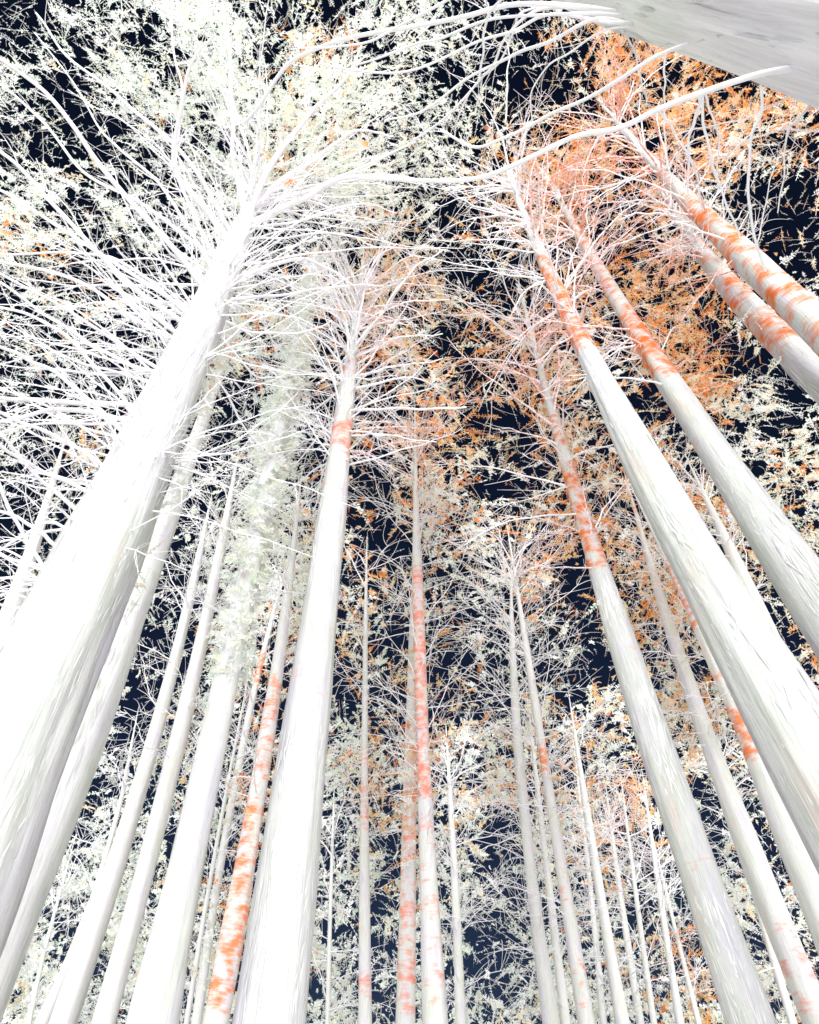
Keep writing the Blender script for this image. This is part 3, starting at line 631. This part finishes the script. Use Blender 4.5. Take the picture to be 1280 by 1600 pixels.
# ------------------------------------------------------------------ the near tree in the upper right corner
corner = bpy.data.objects.new('tall_tree', None); scene.collection.objects.link(corner)
tag(corner, label='near grey white trunk filling the upper right corner, with long bare branches', category='tree', group='tall white trees of the grove')
edge = [(2300, 430), (1900, 340), (1600, 270), (1280, 188), (1080, 138), (890, 92)]      # x on its lower edge, half width
ca = np.array([(x + 0.35 * w, -4 + (x - 890) * 0.345 - 0.94 * w, w) for x, w in edge], float)
cd = ray(ca[:, 0], ca[:, 1])
P0 = cd[3, :2] / np.linalg.norm(cd[3, :2]) * 2.3
cs = (cd[:, :2] @ P0) / (cd[:, :2] ** 2).sum(1)
cpts = CAM + cd * cs[:, None]
crad = ca[:, 2] * cs / F_PX * 0.985
drift = (cpts[-1] - cpts[-2]) / (cpts[-1][2] - cpts[-2][2])
tops = [cpts[-1] + drift * h * np.array([0.6, 0.6, 1]) for h in (2.5, 5.0, 7.5)]
cb = cpts[0].copy(); cb[2] = -0.25
cfull = np.column_stack([np.vstack([cb, cpts, tops]), np.r_[crad[0] * 1.3, crad, 0.34, 0.18, 0.03]])
cloc = np.array([cb[0], cb[1], 0.0]); corner.location = cloc
csm = smooth_line(cfull, 200)
v, q, bark = tube_arrays(csm[:, :3], csm[:, 3], 72, 0.06, seed=5)
link('trunk', quad_mesh('trunk', v - cloc, q, bark, np.zeros(len(v))), M_BARK_NEAR, corner)
bark_strips(csm[:, :3], csm[:, 3], cloc, corner, 1300, (2, 8), (30, 150), np.abs((csm[:, :3] - CAM) @ FWD), M_STRIP, 7)
CORNER = dict(loc=cloc, root=corner)
def corner_hit(px, py):
    """optical depth at which a line of sight meets the near trunk, or None"""
    d = ray(px, py)
    for q in np.arange(1.0, 16, 0.02):
        p = CAM + d * q
        k = np.abs(csm[:, 2] - p[2]).argmin()
        if np.hypot(*(csm[k, :2] - p[:2])) < csm[k, 3]: return q
    return None
MAIN = [None]
def corner_branch(pts, w0, w1, f0, f1, twigs=4, stain=0.0, wob=2.0, twlen=(20, 70)):
    h = corner_hit(*pts[0])
    if h is None and MAIN[0] is not None:                       # hangs from the long foreground limb
        xs, ds = MAIN[0]
        h = float(np.interp(pts[0][0], xs, ds))
        d = h * np.linspace(1.0, f1 / f0, len(pts))
    elif h is None:
        d = DC * np.linspace(f0, f1, len(pts))
    else:
        h *= 1.02
        d = h * np.r_[1.0, np.linspace(0.97, f1 / f0 * 0.97, len(pts) - 1)]
    if MAIN[0] is None:
        MAIN[0] = ([p[0] for p in pts][::-1], list(d)[::-1])
    link('branch', branch_mesh(pts, d, w0, w1, cloc, twigs, stain, sides=8, wob=wob, twlen=twlen, n=44), M_TWIG, corner)
DC = float(cs[4])
for pts, w0, w1, f0, f1, tw, st in [
    ([(1250, 105), (1180, 118), (1100, 144), (1030, 171), (970, 196), (900, 211), (830, 246), (760, 275), (700, 285), (640, 283), (560, 276)], 11, 6, .86, .98, 3, 0),
    ([(1085, 65), (1020, 90), (970, 124), (930, 145), (880, 170), (840, 190), (790, 215), (744, 231), (690, 200)], 7, 4, .86, 1.1, 3, 0),
    ([(980, 22), (900, 10), (800, 6), (720, 24), (640, 42), (545, 60), (475, 87), (440, 115), (405, 165), (380, 190)], 9, 5, .88, 1.15, 4, 0),
    ([(985, 25), (900, 20), (780, 30), (690, 60), (640, 70), (560, 100)], 6, 3, .9, 1.2, 5, 0),
    ([(1000, 35), (950, 35), (860, 25), (800, 48), (740, 66), (640, 108), (560, 112), (500, 100)], 6, 3, .9, 1.2, 5, 0),
    ([(1010, 45), (930, 30), (850, 70), (800, 88), (740, 117), (660, 170), (600, 190)], 7, 3, .9, 1.2, 5, 0),
    ([(1010, 45), (955, 45), (900, 75), (860, 100), (830, 140), (832, 200)], 4, 2, .9, 1.1, 3, 0),
    ([(900, 10), (830, 20), (790, 62), (770, 100), (745, 130), (690, 190), (640, 225)], 5, 3, .95, 1.25, 6, 0),
    ([(890, 8), (820, 18), (800, 50), (780, 95), (745, 130), (715, 190), (710, 215)], 4, 2, .95, 1.25, 6, 0),
    ([(800, -20), (765, 20), (755, 80), (745, 130)], 5, 3, 1.0, 1.2, 3, 0),
    ([(760, -30), (660, 20), (560, 70), (470, 75)], 5, 3, 1.0, 1.2, 5, 0),
    ([(1095, 140), (1090, 170), (1078, 225), (1073, 300)], 7, 3, .9, 1.0, 2, 0),
    ([(1098, 143), (1100, 200), (1112, 255), (1135, 310), (1156, 375)], 5, 3, .9, 1.0, 3, .2),
    ([(1190, 135), (1191, 178), (1173, 222), (1168, 290), (1175, 345), (1197, 425)], 5, 4, .9, 1.0, 4, .35),
    ([(1040, 82), (1037, 125), (1040, 165), (1040, 262)], 4, 2, .9, 1.0, 3, 0),
    ([(1030, 172), (1060, 215), (1085, 265), (1100, 330)], 4, 3, .9, 1.0, 3, .6),
    ([(1100, 142), (1120, 200), (1123, 260)], 4, 2, .9, 1.0, 2, 0),
    ([(1270, 160), (1235, 200), (1225, 260), (1215, 330)], 4, 2, .9, 1.05, 4, 0),
    ([(1235, 150), (1180, 178), (1120, 195), (1060, 210)], 3, 2, .9, 1.1, 4, .5),
    ([(1290, 205), (1220, 205), (1165, 220), (1125, 255)], 4, 2, .9, 1.1, 5, .7),
    ([(975, 45), (1000, 110), (1010, 165)], 4, 2, .9, 1.0, 3, 0),
    ([(790, 190), (795, 100), (790, 60)], 2.5, 2, 1.0, 1.0, 2, 0),
]:
    corner_branch(pts, w0, w1, f0, f1, tw, st)

# ------------------------------------------------------------------ foliage
def owner_table():
    segs = []
    for k, t in enumerate(TREES):
        if not t['crown']: continue
        tip = t['ax'][-1, 1]
        ys = np.arange(tip, t['crown'] + 1, 18.0)
        for y in ys:
            x, s, w = axis_at(t, y)
            segs.append((k, x, y, s, w, t.get('wt', 1.0)))
    return np.array(segs)
OW = owner_table()
PALETTE = np.array([(0.84, 0.91, 0.83), (0.88, 0.93, 0.92), (0.90, 0.91, 0.80), (0.80, 0.88, 0.79), (0.92, 0.93, 0.92)])
WARM = np.array([(0.84, 0.38, 0.09), (0.86, 0.49, 0.19), (0.87, 0.64, 0.34), (0.80, 0.30, 0.07), (0.90, 0.64, 0.43)])
PALE_WARM = np.array([(0.88, 0.80, 0.58), (0.90, 0.74, 0.54), (0.86, 0.82, 0.66)])

def gap_factor(px, py):
    f = np.ones(len(px))
    for gx_, gy_, rx, ry in GAPS:
        d2 = ((px - gx_) / rx) ** 2 + ((py - gy_) / ry) ** 2
        f *= 1 - 0.88 * np.exp(-(d2 / 1.3) ** 2)
    return f

def value_noise(px, py, cell, g):
    x = (px + 300) / cell; y = (py + 300) / cell
    i = x.astype(int); j = y.astype(int); fx = x - i; fy = y - j
    fx = fx * fx * (3 - 2 * fx); fy = fy * fy * (3 - 2 * fy)
    return g[j, i] * (1 - fx) * (1 - fy) + g[j, i + 1] * fx * (1 - fy) + g[j + 1, i] * (1 - fx) * fy + g[j + 1, i + 1] * fx * fy
NG = [rng.random((120, 120)) for _ in range(2)]
def patch(px, py):
    return 0.6 * value_noise(px, py, 52, NG[0]) + 0.4 * value_noise(px, py, 24, NG[1]) - 0.10

leafbuf = {k: [] for k in range(len(TREES))}
TWIG_TINT = np.array((0.92, 0.90, 0.93))

def unit(v):
    return v / (np.linalg.norm(v, axis=-1, keepdims=True) + 1e-9)

def fronds(own, C, s, direc, cols, m, L_px, leaf_px, twig_px):
    """feathery sprays: a thin drooping twig with leaves standing off both sides, in one plane that faces the light"""
    n = len(C)
    k = (s / F_PX)[:, None]
    L = k * rng.uniform(*L_px, (n, 1))
    nrm = unit(np.array(to_sun) + np.array([0, 0, -0.45]) + rng.normal(size=(n, 3)) * 0.5)
    side = unit(np.cross(direc, nrm))
    t = np.linspace(-0.5, 0.5, m)[None, :] + rng.normal(size=(n, m)) * 0.02
    droop = -rng.uniform(0.05, 0.35, (n, 1))
    sway = rng.normal(size=(n, 1)) * 0.18
    def along(tt):
        p = C[:, None, :] + direc[:, None, :] * (L * tt)[..., None] + side[:, None, :] * (L * sway * (tt + 0.5) ** 2)[..., None]
        p[..., 2] += L * droop * (tt + 0.5) ** 2
        return p
    P = along(t)
    sg = np.where(np.arange(m) % 2 == 0, 1.0, -1.0)[None, :, None]
    ld = unit(direc[:, None, :] * rng.uniform(0.3, 1.0, (n, m, 1)) + side[:, None, :] * sg * rng.uniform(0.6, 1.1, (n, m, 1)) + nrm[:, None, :] * rng.normal(size=(n, m, 1)) * 0.45)
    ln = k * rng.uniform(*leaf_px, (n, m)) * (1.15 - 0.9 * (t + 0.5) ** 2).clip(0.3, 1.2)
    wd = unit(np.cross(ld, nrm[:, None, :] + rng.normal(size=(n, m, 3)) * 0.35))
    W = (ln * rng.uniform(0.36, 0.54, (n, m)))[..., None]
    a0 = P; a2 = P + ld * ln[..., None]; mid = P + ld * (ln * 0.45)[..., None]
    leaf = np.stack([a0, mid + wd * W * 0.5, a2, mid - wd * W * 0.5], 2)              # n, m, 4, 3
    lc = np.repeat(cols[:, None, :], m, 1) * rng.uniform(0.95, 1.04, (n, m, 1))
    # the twig, a three sided tube
    tt = np.linspace(-0.62, 0.5, 3)[None, :].repeat(n, 0)
    Q = along(tt)
    r = k[..., None] * twig_px * 0.5 * np.linspace(1.2, 0.5, 3)[None, :, None]
    th = np.arange(3) * 2 * math.pi / 3
    ring = Q[:, :, None, :] + r[..., None] * (np.cos(th)[None, None, :, None] * side[:, None, None, :] + np.sin(th)[None, None, :, None] * nrm[:, None, None, :])
    i0 = ring[:, :-1]; i1 = ring[:, 1:]
    tq = np.stack([i0, np.roll(i0, -1, 2), np.roll(i1, -1, 2), i1], 3).reshape(n, -1, 4, 3)
    tcol = 0.75 * TWIG_TINT[None] + 0.25 * cols
    tc = np.repeat(tcol[:, None, :], tq.shape[1], 1)
    V = np.concatenate([leaf, tq], 1); Cc = np.concatenate([lc, tc], 1)
    for o in np.unique(own):
        sel = own == o
        leafbuf[o].append((V[sel].reshape(-1, 3), Cc[sel].reshape(-1, 3)))

def scatter(n_clumps, m, L_px, leaf_px, twig_px, dens_mul=1.0, base=0.0, depth=(0.07, 0.10), gap=1.0):
    px = rng.uniform(-60, 1340, n_clumps); py = rng.uniform(-60, 1660, n_clumps)
    dn = lookup(DENS, px, py)
    pr = np.clip(((dn - 0.16) / 0.74), 0, 1) ** 1.55 * dens_mul
    pr = pr * np.clip(-0.25 + 2.5 * patch(px, py), 0.03, 1.4) + base
    pr = pr * (1 - gap + gap * gap_factor(px, py))
    keep = rng.random(n_clumps) < pr
    px, py = px[keep], py[keep]; n = len(px)
    d2 = ((px[:, None] - OW[None, :, 1]) ** 2 + (py[:, None] - OW[None, :, 2]) ** 2) * OW[None, :, 5] ** 2
    d2 = d2 * rng.uniform(0.7, 1.3, (n, 1))
    idx = d2.argmin(1)
    own = OW[idx, 0].astype(int); s = OW[idx, 3]
    A = CAM + ray(OW[idx, 1], OW[idx, 2]) * s[:, None]
    close = np.sqrt(d2[np.arange(n), idx]) < OW[idx, 4] * 0.9 + 8
    fac = 1 + rng.normal(depth[0], depth[1], n)
    fac = np.where(close, 1.06 + np.abs(rng.normal(0, 0.08, n)), fac)
    s = s * np.clip(fac, 0.85, 1.8)
    og = lookup(ORNG, px, py)
    warm = rng.random(n) < np.clip(og * 1.4 - 0.10, 0, 0.86)
    semi = rng.random(n) < np.clip(og * 0.9, 0.03, 0.8)
    cols = np.where(warm[:, None], WARM[rng.integers(0, len(WARM), n)], np.where(semi[:, None], PALE_WARM[rng.integers(0, 3, n)], PALETTE[rng.integers(0, len(PALETTE), n)]))
    cols = cols * rng.uniform(0.95, 1.04, (n, 1))
    C = CAM + ray(px, py) * s[:, None]
    out = unit(C - A)
    direc = unit(out * 0.9 + rng.normal(size=(n, 3)) * 0.45 + np.array([0, 0, 0.1]))
    fronds(own, C, s, direc, cols, m, L_px, leaf_px, twig_px)

scatter(58000, 36, (24, 70), (3.1, 6.9), 0.9, 0.86, 0.0, (0.15, 0.09))                  # the main sprays
scatter(32000, 10, (14, 40), (1.4, 3.0), 0.4, 0.0, 0.36, (0.42, 0.12), 0.25)      # far specks showing in the gaps
scatter(42000, 17, (14, 44), (1.7, 3.8), 0.6, 0.26, 0.13, (0.25, 0.10), 0.78)         # finer growth farther in

def clad(t, k, amount):
    ax = t['ax']
    y0, y1 = ax[-1, 1], t['crown'] + 60
    n = int(1100 * amount)
    y = rng.uniform(y0, y1, n)
    x, s, w = axis_at(t, y)
    A = CAM + ray(x, y) * s[:, None]
    o = unit(np.column_stack([rng.normal(size=n), rng.normal(size=n), rng.normal(size=n) * 0.3]))
    lump = 0.7 + 0.9 * value_noise(x * 0 + 500, y, 40, NG[0])
    C = A + o * ((w / 2 * s / F_PX) * rng.uniform(0.9, 1.7, n) * lump)[:, None]
    direc = unit(o * 0.8 + rng.normal(size=(n, 3)) * 0.5 + np.array([0, 0, -0.3]))
    fronds(np.full(n, k), C, s, direc, PALETTE[rng.integers(0, 5, n)] * 1.02, 22, (18, 44), (5, 11), 1.4)
for k, t in enumerate(TREES):
    if t.get('clad'): clad(t, k, t['clad'])

total = 0
for k, t in enumerate(TREES):
    if not leafbuf[k]: continue
    v = np.vstack([b[0] for b in leafbuf[k]]); col = np.vstack([b[1] for b in leafbuf[k]])
    n = len(v) // 4; total += n
    q = np.arange(4 * n).reshape(-1, 4)
    tint = np.repeat(np.column_stack([np.clip(col, 0, 0.94), np.ones(n)])[:, None, :], 4, 1).reshape(-1, 4)
    link('crown', quad_mesh('crown', v - t['loc'], q, tint=tint, smooth=False), M_LEAF, t['root'])
print('leaves', total, 'objects', len(bpy.data.objects))
print('tris', sum(len(o.data.polygons) * 2 for o in bpy.data.objects if o.type == 'MESH'))
